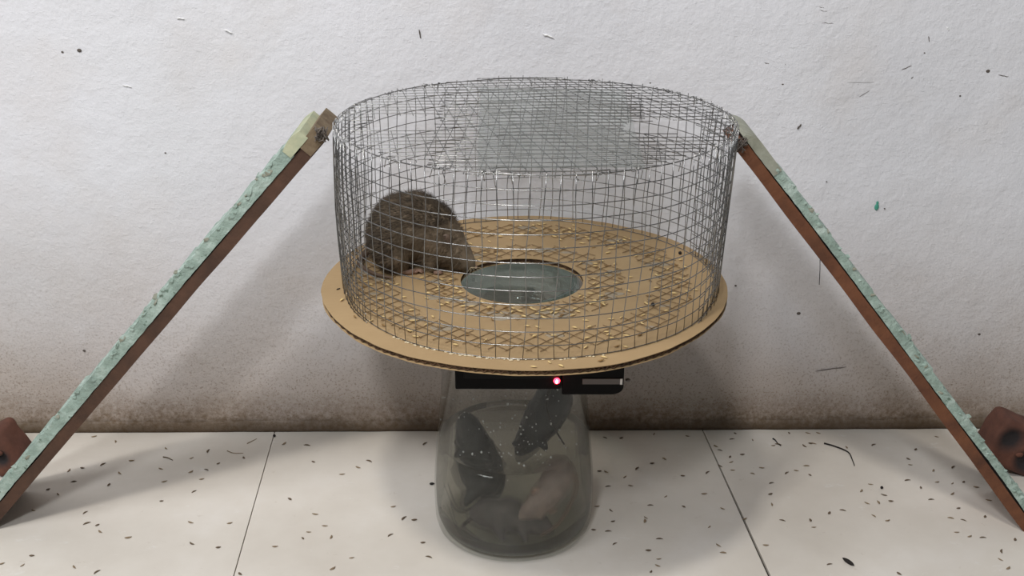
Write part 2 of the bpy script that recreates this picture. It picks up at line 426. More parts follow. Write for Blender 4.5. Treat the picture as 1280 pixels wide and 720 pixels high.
def curve(pts, n=8):
    P_ = [Vector(p) for p in pts]; out = []
    for i in range(len(P_) - 1):
        p0, p1, p2, p3 = P_[max(i - 1, 0)], P_[i], P_[i + 1], P_[min(i + 2, len(P_) - 1)]
        for k in range(n):
            t = k / n
            out.append(.5 * ((2 * p1) + (p2 - p0) * t + (2 * p0 - 5 * p1 + 4 * p2 - p3) * t * t + (3 * p1 - p0 - 3 * p2 + p3) * t ** 3))
    out.append(P_[-1]); return out
def taper(pts, a, b): return [a + (b - a) * i / (len(pts) - 1) for i in range(len(pts))]

DZ = .2993   # top face of the cardboard
# ------------------------------------------------------------------ living rat
rat = empty('rat', (-.10, .04, DZ))
tag(rat, 'grey-brown rat hunched by the hole inside the wire cage', 'rat')
body = chain([(-.120, .044, .333, .0300), (-.112, .044, .3415, .0340), (-.101, .042, .3435, .0345), (-.088, .040, .338, .0320), (-.076, .036, .330, .0265), (-.066, .031, .3235, .0205),
              (-.0580, .027, .3185, .0165), (-.0510, .0235, .3135, .0125), (-.0455, .0205, .3095, .0088), (-.0415, .0185, .3068, .0058)])
body += chain([(-.124, .026, .330, .0220), (-.120, .019, .318, .0170), (-.114, .016, .308, .0085)])     # near thigh
body += chain([(-.124, .062, .330, .0210), (-.120, .068, .316, .0150), (-.114, .070, .308, .0085)])
body += chain([(-.080, .027, .322, .0150), (-.082, .020, .312, .0085), (-.080, .017, .3055, .0052)])      # forelegs
body += chain([(-.074, .050, .320, .0140), (-.072, .052, .311, .0080), (-.069, .051, .3055, .0052)])
bd = blob('body', body, M['fur'], .0021, 8, .0009); adopt(rat, bd)
def paw(root, c, ang, L=.010, hind=False, mat=None):
    m = MB(); c = Vector(c); d = Vector((math.cos(ang), math.sin(ang), 0)); s = Vector((-d.y, d.x, 0))
    if hind: m.tube([c - d * .016 + Vector((0, 0, .003)), c - d * .008, c], [.0030, .0030, .0032], 8)
    m.ball(c, .0034, 1, 1, .7)
    for k in range(5):
        o = (k - 2) * .38; dd = (d * math.cos(o) + s * math.sin(o)).normalized(); ln = L * (1, .9, .85, .75, .55)[abs(k - 2) if k < 4 else 4]
        m.tube([c, c + dd * ln * .5 + Vector((0, 0, .0012)), c + dd * ln - Vector((0, 0, .0006))], [.0014, .0011, .0006], 6)
    o = m.build('paw', mat or M['skin'], smooth=True); adopt(root, o)
paw(rat, (-.099, .0165, DZ + .0028), .3, .010, True); paw(rat, (-.099, .074, DZ + .0028), .2, .010, True)
paw(rat, (-.0775, .0145, DZ + .0025), -.2, .007); paw(rat, (-.066, .050, DZ + .0025), .1, .007)
for sy in (-1, 1):      # ears and eyes
    m = MB(); c = Vector((-.0665, .029 + sy * .0150, .336)); m.ball(c, .0075, .75, .28, 1.05, 12, 8)
    e = m.build('ear', M['tail'], smooth=True); adopt(rat, e)
    m = MB(); m.ball((-.0520, .0245 + sy * .0106, .3185), .0022, n=10, m=8); e = m.build('eye', M['eye'], smooth=True); adopt(rat, e)
m = MB(); m.ball((-.0372, .0172, .3062), .0018, n=8, m=6); e = m.build('nose', M['skin'], smooth=True); adopt(rat, e)
m = MB(); tp = curve([(-.143, .050, .317), (-.1545, .052, .308), (-.1590, .038, .3030), (-.150, .020, .3026), (-.137, .006, .3026), (-.120, -.004, .3026)]); m.tube(tp, taper(tp, .0044, .0010), 8)
e = m.build('tail', M['tail'], smooth=True); adopt(rat, e)
m = MB()
for sy in (-1, 1):
    for k in range(5):
        a = Vector((-.0425, .019 + sy * .005, .3075)); m.tube([a, a + Vector((.010 - k * .003, sy * .011, .004 - k * .001)), a + Vector((.014 - k * .005, sy * .022, .004 - k * .0015))], [.0002, .00015, .00005], 4)
e = m.build('whiskers', M['glue']); adopt(rat, e)
# fur: short tapered strands rooted in the skin
def fur(root, src, count, length, mat, name='fur', flow=Vector((-1, 0, -.35)), keep=lambda p: True):
    m = MB(); me = src.data; vs = [v for v in me.vertices if keep(v.co)]
    for i in range(count):
        v = R.choice(vs); n_ = v.normal; p = v.co + Vector((R.uniform(-1, 1), R.uniform(-1, 1), R.uniform(-1, 1))) * .0008 - n_ * .0004
        t = (flow - n_ * flow.dot(n_)); t = t.normalized() if t.length > 1e-3 else Vector((0, 0, -1))
        d = (n_ * R.uniform(.35, .8) + t * R.uniform(.7, 1.1) + Vector((R.uniform(-.3, .3), R.uniform(-.3, .3), R.uniform(-.3, .3)))).normalized()
        s = d.cross(n_); s = s.normalized() * .00028 if s.length > 1e-4 else Vector((.0002, 0, 0)); L = length * R.uniform(.6, 1.3)
        if (p + d * L).z < DZ + .001: continue
        m.add([p - s, p + s, p + d * L * .6 + s * .6 + n_ * .0003, p + d * L * .6 - s * .6 + n_ * .0003, p + d * L], [(0, 1, 2, 3), (3, 2, 4)])
    o = m.build(name, mat, fix=False); adopt(root, o); o['kind'] = 'stuff'; return o
fur(rat, bd, 12000, .0065, M['fur'], keep=lambda p: p.z > DZ + .006 and p.x < -.05)
fur(rat, bd, 9000, .0070, M['furd'], 'guard_hair', keep=lambda p: p.x < -.055 and (p.z > .352 or p.x < -.118))

# ------------------------------------------------------------------ rats in the water
def wet_rat(label, bpts, mat, tailp, tmat, legs=(), loc=(0, 0, 0)):
    r = empty('rat', loc); tag(r, label, 'rat', 'drowned rats in the jar')
    b = chain(bpts)
    for L in legs: b += chain(L)
    adopt(r, blob('body', b, mat, .0024, 6, .0010))
    m = MB(); tp = curve(tailp); m.tube(tp, taper(tp, .0024, .0008), 7); adopt(r, m.build('tail', tmat, smooth=True))
    h = Vector(bpts[0][:3]); n_ = Vector(bpts[3][:3]) if len(bpts) > 3 else Vector(bpts[1][:3])
    ax = (h - n_).normalized(); sd = ax.cross(Vector((0, 1, 0))); sd = sd.normalized() if sd.length > .1 else Vector((1, 0, 0))
    for s in (-1, 1):
        m = MB(); m.ball(n_ + sd * s * .0125 - Vector((0, .004, 0)), .0062, 1, .35, 1, 10, 8); adopt(r, m.build('ear', M['skin'] if mat is not M['wet'] else M['darktail'], smooth=True))
        m = MB(); m.ball(h * .45 + n_ * .55 + sd * s * .0085 - Vector((0, .005, 0)), .0018, n=8, m=6); adopt(r, m.build('eye', M['eye'], smooth=True))
    return r
wet_rat('wet dark grey rat floating upright at the left of the jar', [(-.050, -.002, .145, .005), (-.049, -.001, .139, .009), (-.047, .002, .128, .0145), (-.044, .006, .112, .018), (-.040, .012, .090, .0235), (-.034, .018, .066, .025), (-.026, .024, .048, .020)],
        M['wet'], [(-.022, .026, .040), (-.040, .0, .030), (-.058, -.018, .040), (-.070, -.004, .062)], M['darktail'],
        [[(-.050, .0, .100, .009), (-.060, -.012, .098, .0045)], [(-.036, .004, .100, .009), (-.024, -.010, .092, .0045)], [(-.038, .008, .052, .011), (-.050, -.008, .040, .005)]], (-.04, .01, .1))
wet_rat('wet dark rat floating head down at the right of the jar', [(.008, .016, .080, .005), (.011, .016, .087, .009), (.016, .018, .098, .0145), (.025, .020, .114, .0185), (.036, .022, .132, .0225), (.045, .022, .150, .0215), (.050, .022, .164, .013)],
        M['wet'], [(.048, .018, .172), (.040, .000, .176), (.036, -.010, .160), (.044, -.018, .140), (.055, -.024, .122)], M['darktail'],
        [[(.026, .012, .112, .009), (.036, -.004, .106, .0045)], [(.018, .014, .104, .009), (.004, .002, .108, .0045)]], (.03, .03, .1))
wet_rat('pale pinkish wet rat slumped against the right side of the jar', [(.010, -.030, .040, .005), (.015, -.029, .043, .008), (.023, -.027, .048, .0120), (.033, -.022, .056, .0150), (.044, -.016, .068, .0170), (.052, -.008, .080, .014)],
        M['wetp'], [(.056, -.004, .086), (.066, -.010, .076), (.066, -.018, .058), (.050, -.036, .034), (.030, -.042, .022)], M['skin'],
        [[(.034, -.020, .050, .007), (.030, -.034, .040, .0035)], [(.044, -.018, .066, .008), (.040, -.036, .060, .0035)]], (.04, -.01, .06))
wet_rat('grey wet rat lying on the bottom of the jar', [(.040, -.028, .019, .005), (.036, -.026, .021, .008), (.028, -.022, .024, .0125), (.014, -.018, .028, .0165), (-.004, -.014, .031, .0195), (-.022, -.010, .030, .0185), (-.034, -.006, .026, .013)],
        M['wetg'], [(-.040, -.006, .022), (-.052, -.024, .020), (-.036, -.044, .017), (-.056, -.034, .020), (-.067, -.008, .040)], M['darktail'],
        [[(.012, -.026, .024, .008), (.014, -.042, .017, .0038)], [(-.016, -.022, .026, .009), (-.010, -.042, .018, .004)]], (0, -.02, .03))

# ------------------------------------------------------------------ cardboard disc
CX, CY = .0125, -.0005
disc = empty('cardboard_disc', (CX, CY, .2933)); tag(disc, 'round corrugated cardboard disc with a hole, resting on the glass jar', 'disc')
HX, HY, HR = .0100, -.0005, .0620
def rad(a, w=0):
    r = .2035 + noise.noise(Vector((math.cos(a) * 1.6, math.sin(a) * 1.6, 3))) * .0045 + noise.noise(Vector((math.cos(a) * 9, math.sin(a) * 9, 8 + w))) * .0009
    return r
def ring_sheet(z, th, mat, name, w, inset=0, wob=.0003):
    m = MB(); n = 240
    for (zz, e) in ((z, 0), (z + th, 0)):
        for ringk in (0, 1):
            for k in range(n):
                a = 2 * math.pi * k / n
                if ringk == 0: x, y = HX + (HR + inset) * math.cos(a), HY + (HR + inset) * math.sin(a)
                else:
                    r = rad(a, w) - inset; x, y = CX + r * math.cos(a), CY + r * math.sin(a)
                m.v.append((x, y, zz + (noise.noise(Vector((a * 5, w, 0))) * wob if ringk else 0)))
    for k in range(n):
        k2 = (k + 1) % n; i0, o0, i1, o1 = 0, n, 2 * n, 3 * n
        m.f += [(i0 + k, o0 + k, o0 + k2, i0 + k2), (i1 + k, i1 + k2, o1 + k2, o1 + k), (o0 + k, o1 + k, o1 + k2, o0 + k2), (i0 + k, i0 + k2, i1 + k2, i1 + k)]
    o = m.build(name, mat); adopt(disc, o); return o
ring_sheet(DZ - .0006, .0006, M['card'], 'top_liner', 0)
ring_sheet(.2936, .0006, M['card'], 'bottom_liner', 5, .0004, .0009)
ring_sheet(.2950, .0034, M['flute'], 'core', 2, .0022, .0)
m = MB()        # the wavy flutes seen along the cut edge
for ringr, cx, cy, full in ((None, CX, CY, 1), (HR, HX, HY, 0)):
    n = 900 if full else 300; pts = []
    for k in range(n):
        a = 2 * math.pi * k / n; r = (rad(a) - .0012) if full else ringr + .0010
        ph = (cx + r * math.cos(a)) / .0074 * 2 * math.pi
        pts.append((cx + r * math.cos(a), cy + r * math.sin(a), .2966 + math.sin(ph) * .0017))
    m.tube(pts, .00055, 5, closed=True)
o = m.build('fluting', M['flute']); adopt(disc, o)
# rings of welded mesh pressed into glue on the cardboard
def mesh_ring(r0, r1, seed, cx=CX, cy=CY):
    rr = random.Random(seed); m = MB(); sp = .0127; R2 = r1
    for fam in (0, 1):
        ang = math.radians(47 if fam == 0 else -47); d = Vector((math.cos(ang), math.sin(ang), 0)); s = Vector((-d.y, d.x, 0))
        for i in range(-18, 19):
            off = i * sp + rr.uniform(-.001, .001); t = -.22; seg = []
            bend = rr.uniform(-.4, .4)
            while t < .22:
                p = Vector((cx, cy, 0)) + s * (off + math.sin(t * 18 + bend * 9) * .0012) + d * t
                r = math.hypot(p.x - cx, p.y - cy); hr = math.hypot(p.x - HX, p.y - HY)
                lim0, lim1 = r0 + noise.noise(Vector((p.x * 40, p.y * 40, seed))) * .006, r1 + noise.noise(Vector((p.x * 40, p.y * 40, seed + 9))) * .005
                ok = lim0 < r < lim1 and hr > HR + .002
                if ok: seg.append(p + Vector((0, 0, DZ + .0007 + fam * .0007 + abs(noise.noise(p * 60)) * .0012)))
                if (not ok or t + .004 >= .22) and seg:
                    if len(seg) > 2: m.tube(seg, .00036, 5)
                    seg = []
                t += .004
    o = m.build('glued_mesh_ring', M['oldwire']); adopt(disc, o); o['label'] = 'dull wire mesh strip'; o['kind'] = 'stuff'
    g = MB(); n = 150
    for z in (DZ + .0001, DZ + .0006):
        for e in (0, 1):
            for k in range(n):
                a = 2 * math.pi * k / n; r = (r0 - .001 if e == 0 else r1 + .001) + noise.noise(Vector((math.cos(a) * 6, math.sin(a) * 6, seed + e * 4))) * .0060
                if e == 0 and r0 < .075: g.v.append((HX + (HR + .001) * math.cos(a), HY + (HR + .001) * math.sin(a), z))
                else: g.v.append((cx + r * math.cos(a), cy + r * math.sin(a), z))
    for k in range(n):
        k2 = (k + 1) % n; g.f += [(2 * n + k, 3 * n + k, 3 * n + k2, 2 * n + k2), (n + k, 3 * n + k, 3 * n + k2, n + k2), (k, k2, 2 * n + k2, 2 * n + k)]
    return g
mesh_ring(.064, .102, 3); mesh_ring(.130, .170, 11)
for i in range(46):      # glue smears under the strips
    a = R.uniform(0, 6.283); r = R.choice((R.uniform(.080, .1), R.uniform(.135, .166)))
    x, y = CX + r * math.cos(a), CY + r * math.sin(a)
    if math.hypot(x - HX, y - HY) < HR + .016: continue
    m = MB(); L = R.uniform(.006, .013); m.ball((x, y, DZ), L, 1, R.uniform(.4, .7), .0005 / L, 18, 6)
    for q, v in enumerate(m.v):
        d = 1 + .35 * noise.noise(Vector((v[0] * 200, v[1] * 200, i))); m.v[q] = (x + (v[0] - x) * d, y + (v[1] - y) * d, v[2])
    o = m.build('glue_smear', M['gluefilm'], smooth=True); adopt(disc, o)

# ------------------------------------------------------------------ wire cage
CB = Vector((.0180, 0, DZ + .0009)); CT = Vector((.0225, 0, DZ + .166)); RB, RT = .1865, .1885
NV = 93; NH = 13
cage = empty('wire_cage', tuple(CB)); tag(cage, 'round galvanised wire mesh cage standing on the cardboard disc', 'cage')
def cp(a, t, extra=0):
    c = CB.lerp(CT, t); r = RB + (RT - RB) * t + extra
    r += noise.noise(Vector((math.cos(a) * 1.5, math.sin(a) * 1.5, t * .8 + 2))) * .0035 + noise.noise(Vector((math.cos(a) * 8, math.sin(a) * 8, t * 2))) * .0007
    if t < .5: r -= .003 * (1 - t * 2) * max(0, -math.cos(a)) ** 3
    zz = c.z + noise.noise(Vector((math.cos(a) * 2, math.sin(a) * 2, t * 3 + 5))) * .0012 * (1 if t > .02 else 0)
    return Vector((c.x + r * math.cos(a), c.y + r * math.sin(a), zz))
WR = .00042
m = MB()
for j in range(NH + 1):
    n = 180; m.tube([cp(2 * math.pi * k / n, j / NH, -.0004) for k in range(n)], WR * (1.05 if j < NH else 1.3), 6, closed=True)
step = 2 * math.pi / NV
for i in range(NV):
    a = -math.pi / 2 + (i + .36) * step
    m.tube([cp(a + .006 * math.sin(t * 5 + i), t / 8, .0004) + Vector((0, 0, R.uniform(0, .0035) if t == 8 else 0)) for t in range(9)], WR, 6)
o = m.build('side_mesh', M['wire'], smooth=True); adopt(cage, o); o['kind'] = 'stuff'
# overlapping end of the rolled mesh, doubled at the right and at the left
for a0, a1, ex in ((-.62, .42, .0024), (math.pi - .5, math.pi + .62, .0022)):
    m = MB(); na = int((a1 - a0) / step)
    for j in range(NH + 1):
        m.tube([cp(a0 + (a1 - a0) * k / 40, min(1, max(0, (j + .4 * math.sin(k / 9)) / NH)), ex) for k in range(41)], WR, 5)
    for i in range(na + 1):
        a = a0 + i * step + .4 * step; m.tube([cp(a + .02 * math.sin(t * .9 + i * .7), t / 8, ex + .0008) for t in range(9)], WR, 5)
    o = m.build('overlap_mesh', M['wire'], smooth=True); adopt(cage, o); o['kind'] = 'stuff'
# top mesh: grid turned a little, with two rectangular entry holes
hole1 = [onz(471, 146, CT.z), onz(541, 146, CT.z), onz(471, 162, CT.z), onz(541, 162, CT.z)]
hole2 = [onz(790, 150, CT.z), onz(866, 150, CT.z), onz(790, 167, CT.z), onz(866, 167, CT.z)]
def inside(p, h):
    xs = [q.x for q in h]; ys = [q.y for q in h]; return min(xs) < p.x < max(xs) and min(ys) < p.y < max(ys)
def top_layer(name, ang0, ang1, zoff, xlim=None, seed=0, sp=.0127):
    m = MB()
    for fam in (0, 1):
        for i in range(-17, 18):
            seg = []; t = -.21
            while t < .21:
                u, v = (i * sp, t) if fam == 0 else (t, i * sp)
                # warp: the sheet is pulled askew towards the right
                k = (u + .19) / .38; ang = ang0 + (ang1 - ang0) * k
                x = u - v * math.tan(ang); y = v + u * math.tan(ang0 * .55) 
                p = Vector((CT.x + x, CT.y + y, 0)); ok = math.hypot(x, y) < RT - .0005
                ok = ok and not inside(p, hole1) and not inside(p, hole2)
                if xlim: ok = ok and xlim[0] < p.x < xlim[1]
                if ok: seg.append(Vector((p.x, p.y, CT.z + zoff + fam * .0008 + noise.noise(Vector((p.x * 9, p.y * 9, seed))) * .0022)))
                if (not ok or t + .007 >= .21) and seg:
                    if len(seg) > 1: m.tube(seg, WR * .92, 5)
                    seg = []
                t += .007
    o = m.build(name, M['wire'], smooth=True); adopt(cage, o); o['kind'] = 'stuff'
top_layer('top_mesh', math.radians(7), math.radians(24), .0002)
top_layer('inner_top_mesh', math.radians(-3), math.radians(-5), -.0030, (-.075, .135), 4)
# bent wire tails and rim ties
m = MB()
for i in range(44):
    a = R.uniform(0, 2 * math.pi); p = cp(a, 1); out = Vector((math.cos(a), math.sin(a), 0)); tg = Vector((-out.y, out.x, 0))
    pts = [p - out * .006 + Vector((0, 0, .001)), p + Vector((0, 0, .0016)), p + out * .0012 - Vector((0, 0, .002)), p + out * .0006 + tg * R.uniform(-.003, .003) - Vector((0, 0, R.uniform(.004, .012)))]
    m.tube(pts, WR * .9, 5)
for i in range(26):
    a = R.uniform(0, 2 * math.pi); pts = []
    for k in range(12):
        g = k / 11 * 2 * math.pi * 1.5; aa = a + .05 * k / 11; p = cp(aa, 1); out = Vector((math.cos(aa), math.sin(aa), 0))
        pts.append(p + out * math.cos(g) * .0014 + Vector((0, 0, math.sin(g) * .0014)))
    m.tube(pts, WR * .8, 5)
o = m.build('tie_wire', M['wire'], smooth=True); adopt(cage, o); o['kind'] = 'stuff'
m = MB()
for i in range(80):
    a = R.uniform(-2.3, -1.3) if i < 64 else R.uniform(0, 6.28); p = cp(a, 0, R.uniform(-.001, .0015)); m.ball((p.x, p.y, DZ + .0004), R.uniform(.0006, .0014), R.uniform(1, 2.0), 1, .5, 8, 5)
o = m.build('glue_bead', M['glue'], smooth=True); adopt(cage, o); o['kind'] = 'stuff'

# clear plastic sheet lying on the middle of the top mesh
a, b, c, d = onz(600, 113.5, CT.z), onz(780, 116, CT.z), onz(806, 214, CT.z), onz(597, 217, CT.z)
m = MB(); n = 14; zt = CT.z + .0036
for i in range(n + 1):
    for j in range(n + 1):
        p = a.lerp(b, i / n).lerp(d.lerp(c, i / n), j / n); m.v.append((p.x, p.y, zt + noise.noise(Vector((p.x * 30, p.y * 30, 2))) * .0006))
for i in range(n):
    for j in range(n):
        q = i * (n + 1) + j; m.f.append((q, q + 1, q + n + 2, q + n + 1))
o = m.build('plastic_sheet', M['film'], smooth=True, fix=False); s_ = o.modifiers.new('t', 'SOLIDIFY'); s_.thickness = .0004
tag(o, 'clear plastic sheet lying on the middle of the cage top', 'sheet')

# ------------------------------------------------------------------ black module under the disc
yb = -.118
p0 = ony(569, 487, yb); p1 = ony(701, 488, yb)
mod = empty('electronic_module', (p0.x, yb, p0.z)); tag(mod, 'black plastic box with a red light under the disc front', 'electronic box')
zt = .2925
m = MB(); m.box(((p0.x + p1.x) / 2, yb + .022, (p0.z + zt) / 2), (p1.x - p0.x, .044, zt - p0.z)); o = bevel(m.build('case', M['black2']), .0015, 3); adopt(mod, o)
m = MB(); m.box(((p0.x + p1.x) / 2 + .002, yb - .0004, (p0.z + zt) / 2 + .004), (p1.x - p0.x - .012, .001, zt - p0.z - .016)); o = bevel(m.build('front_panel', M['black']), .0004, 2); adopt(mod, o)
L = ony(696, 476, yb - .001)
m = MB(); m.ball((L.x, yb - .0012, L.z), .0030, 1, .7, 1, 14, 10); o = m.build('indicator_light', mat_led(), smooth=True); o['label'] = 'glowing red light'; adopt(mod, o)
m = MB(); m.ball((L.x, yb - .0030, L.z), .0012, .7, .5, 1.5, 10, 8); o2 = m.build('light_core', mat_ledcore(), smooth=True); adopt(mod, o2)
pl = bpy.data.lights.new('led_glow', 'POINT'); pl.energy = .0022; pl.color = (1, .05, .08); pl.shadow_soft_size = .002
lo = bpy.data.objects.new('led_glow', pl); COL.objects.link(lo); lo.location = (L.x, yb - .008, L.z)
q0 = ony(702, 492.5, yb + .004); q1 = ony(779, 492.5, yb + .004)
bat = empty('power_bank', (q0.x, yb, q0.z)); tag(bat, 'black rounded battery pack with a grey strip beside the red light', 'battery')
m = MB(); xs = []; zb = q0.z; r = .0115
pts = [(q0.x, zb)] + [(q1.x - r + r * math.sin(t * math.pi / 12), zb + .008 - .008 * math.cos(t * math.pi / 12)) for t in range(7)] + [(q1.x, zt), (q0.x, zt)]
n = len(pts); m.add([(x, yb + .002, z) for x, z in pts] + [(x, yb + .05, z) for x, z in pts], [tuple(range(n)), tuple(range(2 * n - 1, n - 1, -1))] + [(k, (k + 1) % n, n + (k + 1) % n, n + k) for k in range(n)])
o = bevel(m.build('case', M['black2']), .0012, 3); adopt(bat, o)
s0 = ony(728, 480.5, yb + .001); s1 = ony(778, 473.5, yb + .001)
m = MB(); m.box(((s0.x + s1.x) / 2, yb + .0016, (s0.z + s1.z) / 2), (s1.x - s0.x, .0014, s1.z - s0.z)); o = bevel(m.build('grey_strip', M['strip']), .0003); adopt(bat, o)
m = MB(); m.box((s1.x - .001, yb + .0014, (s0.z + s1.z) / 2), (.0022, .0018, s1.z - s0.z)); o = m.build('strip_end', M['markw']); adopt(bat, o)
m = MB(); e0 = ony(787, 463, yb + .01); m.tube(curve([(e0.x + .001, yb + .012, .2925), (e0.x, yb + .010, .280), (e0.x - .003, yb + .008, .266), (q1.x - .001, yb + .008, .262)]), .0018, 7)
m.tube(curve([(e0.x - .004, yb + .012, .2925), (e0.x - .005, yb + .010, .281), (q1.x - .001, yb + .008, .270)]), .0014, 7)
o = m.build('cable', M['black'], smooth=True); adopt(bat, o)
m = MB(); e1 = ony(785, 475, yb + .008); m.ball((e1.x, yb + .008, e1.z), .0018, 1.4, 1, 1); o = m.build('cable_tip', M['strip'], smooth=True); adopt(bat, o)

# ------------------------------------------------------------------ ramps
def ramp(name, side, lab, top_px, bot_px, yf, depth, wood, th_b, th_g, gap, seed):
    rr = random.Random(seed)
    T_ = ony(*top_px, yf); Bm = ony(*bot_px, yf); ax = (T_ - Bm); Lg = ax.length; ax.normalize()
    nm = Vector((-ax.z, 0, ax.x)); nm = nm if nm.z > 0 else -nm
    root = empty(name, tuple(Bm)); tag(root, lab, 'ramp', 'plank ramps leaning on the cage')
    # wood board: slightly wavy edges
    def slab(h0f, h1f, mat, nmn, l0=0, l1=Lg, n=160, y0=0, y1=depth, rough=.0004, ry=.0008):
        m = MB()
        for i in range(n + 1):
            t = l0 + (l1 - l0) * i / n
            for (hf, yy) in ((h0f, y0), (h1f, y0), (h1f, y1), (h0f, y1)):
                j = noise.noise(Vector((t * 90, hf(t) * 400, seed + yy * 50))) * ry
                m.v.append(Bm + ax * t + nm * hf(t) + Vector((0, yy + j, 0)))
        for i in range(n):
            for k in range(4):
                a_ = i * 4 + k; b_ = i * 4 + (k + 1) % 4; m.f.append((a_, b_, b_ + 4, a_ + 4))
        m.f.append((0, 1, 2, 3)); m.f.append((4 * n + 3, 4 * n + 2, 4 * n + 1, 4 * n))
        o = m.build(nmn, mat); adopt(root, o); return o
    N = lambda t, f, s: noise.noise(Vector((t * f, s, seed)))
    bow = lambda t: .0016 * math.sin(t / Lg * math.pi) * (1 if side > 0 else .4)
    b0 = lambda t: bow(t) + N(t, 14, 1) * .0008
    b1 = lambda t: th_b + bow(t) + N(t, 30, 2) * .0009
    slab(b0, b1, wood, 'board', 0, Lg - .010)
    g0 = lambda t: th_b + bow(t) + gap * (.35 + .65 * max(0, N(t, 6, 3) * 1.6 + .35)) + abs(N(t, 60, 4)) * .0008
    g1 = lambda t: th_b + th_g + bow(t) + N(t, 40, 5) * .0020 + max(0, N(t, 130, 6)) * .0042
    slab(g0, g1, M['green'], 'painted_layer', .001, Lg - (.040 if side < 0 else .050), 420, -.0012, depth)
    slab(lambda t: th_b * .9 + bow(t), lambda t: g0(t) + .001, M['dark'], 'shadow_gap_filler', .002, Lg - .01, 80, .004, depth - .003)  # dark slab added to colour in the shade between board and paint layer
    for i in range(60):     # curled flakes of paint along the edge
        t = rr.uniform(.01, Lg - .05); p = Bm + ax * t + nm * (g1(t) - .0006 + rr.uniform(-.004, .0006)) + Vector((0, rr.choice((-.0016, -.0014, .002)), 0))
        m = MB(); l_ = rr.uniform(.003, .010); h_ = rr.uniform(.001, .0034); tw = rr.uniform(-.5, .5)
        d1 = (ax * math.cos(tw) + nm * math.sin(tw)); d2 = (nm * math.cos(tw) - ax * math.sin(tw)); out = Vector((0, -.0014, 0))
        vs = [p, p + d1 * l_ * .5 + out * .6 - d2 * h_ * .3, p + d1 * l_, p + d1 * l_ * .8 + d2 * h_, p + d1 * l_ * .3 + d2 * h_ * 1.3 + out]
        m.add([v for v in vs] + [v + Vector((0, .0006, 0)) for v in vs], [(0, 1, 2, 3, 4), (9, 8, 7, 6, 5)] + [(k, (k + 1) % 5, 5 + (k + 1) % 5, 5 + k) for k in range(5)])
        o = m.build('paint_flake', M['green'] if i % 4 else M['palegrey']); adopt(root, o)
    # worn upper end
    if side < 0:
        slab(lambda t: g0(t) + .001, lambda t: th_b + th_g + .0026 * math.sin((t - Lg + .044) / .027 * math.pi), M['pale'], 'pale_end', Lg - .044, Lg - .017, 24, -.002, depth)
        slab(lambda t: b0(t) + .001, lambda t: th_b + .0042, M['ragw'], 'weathered_end', Lg - .030, Lg - .0060, 24, -.0016, depth)
    else:
        slab(lambda t: g0(t), lambda t: th_b + th_g + .0016 - .008 * max(0, (t - Lg + .018) / .018) ** 2, M['palegrey'], 'worn_end', Lg - .052, Lg - .001, 30, -.002, depth)
    # lashing of wire and string that ties the end to the cage rim
    m = MB(); c = Bm + ax * (Lg - .006) + nm * (th_b * .8)
    for i in range(15):
        pts = []; 
        for k in range(9):
            q = Vector((rr.uniform(-.007, .006), rr.uniform(-.006, .004), rr.uniform(-.009, .006))); pts.append(c + q + Vector((-side * .003, -.002, 0)))
        m.tube(curve(pts[:4], 4), .0005, 5)
    o = m.build('lashing', M['cord'], smooth=True); adopt(root, o)
    return root, Bm, ax, nm
ramp('plank_ramp', -1, 'green and brown plank ramp leaning on the left side of the cage', (414, 168), (-13, 666), -.003, .082, M['woodL'], .0128, .0118, .0010, 5)
ramp('plank_ramp', 1, 'green and red-brown plank ramp leaning on the right side of the cage', (914, 180), (1281, 667), -.004, .082, M['woodR'], .0122, .0098, .0018, 9)
# thread hanging from the right ramp
a = ony(1025, 318, .03); b = ony(1024, 356, .03); m = MB(); m.tube([a, a.lerp(b, .5) + Vector((.0004, 0, 0)), b], .0004, 5)
tag(m.build('thread', M['dark']), 'short dark thread hanging under the right plank ramp', 'thread')

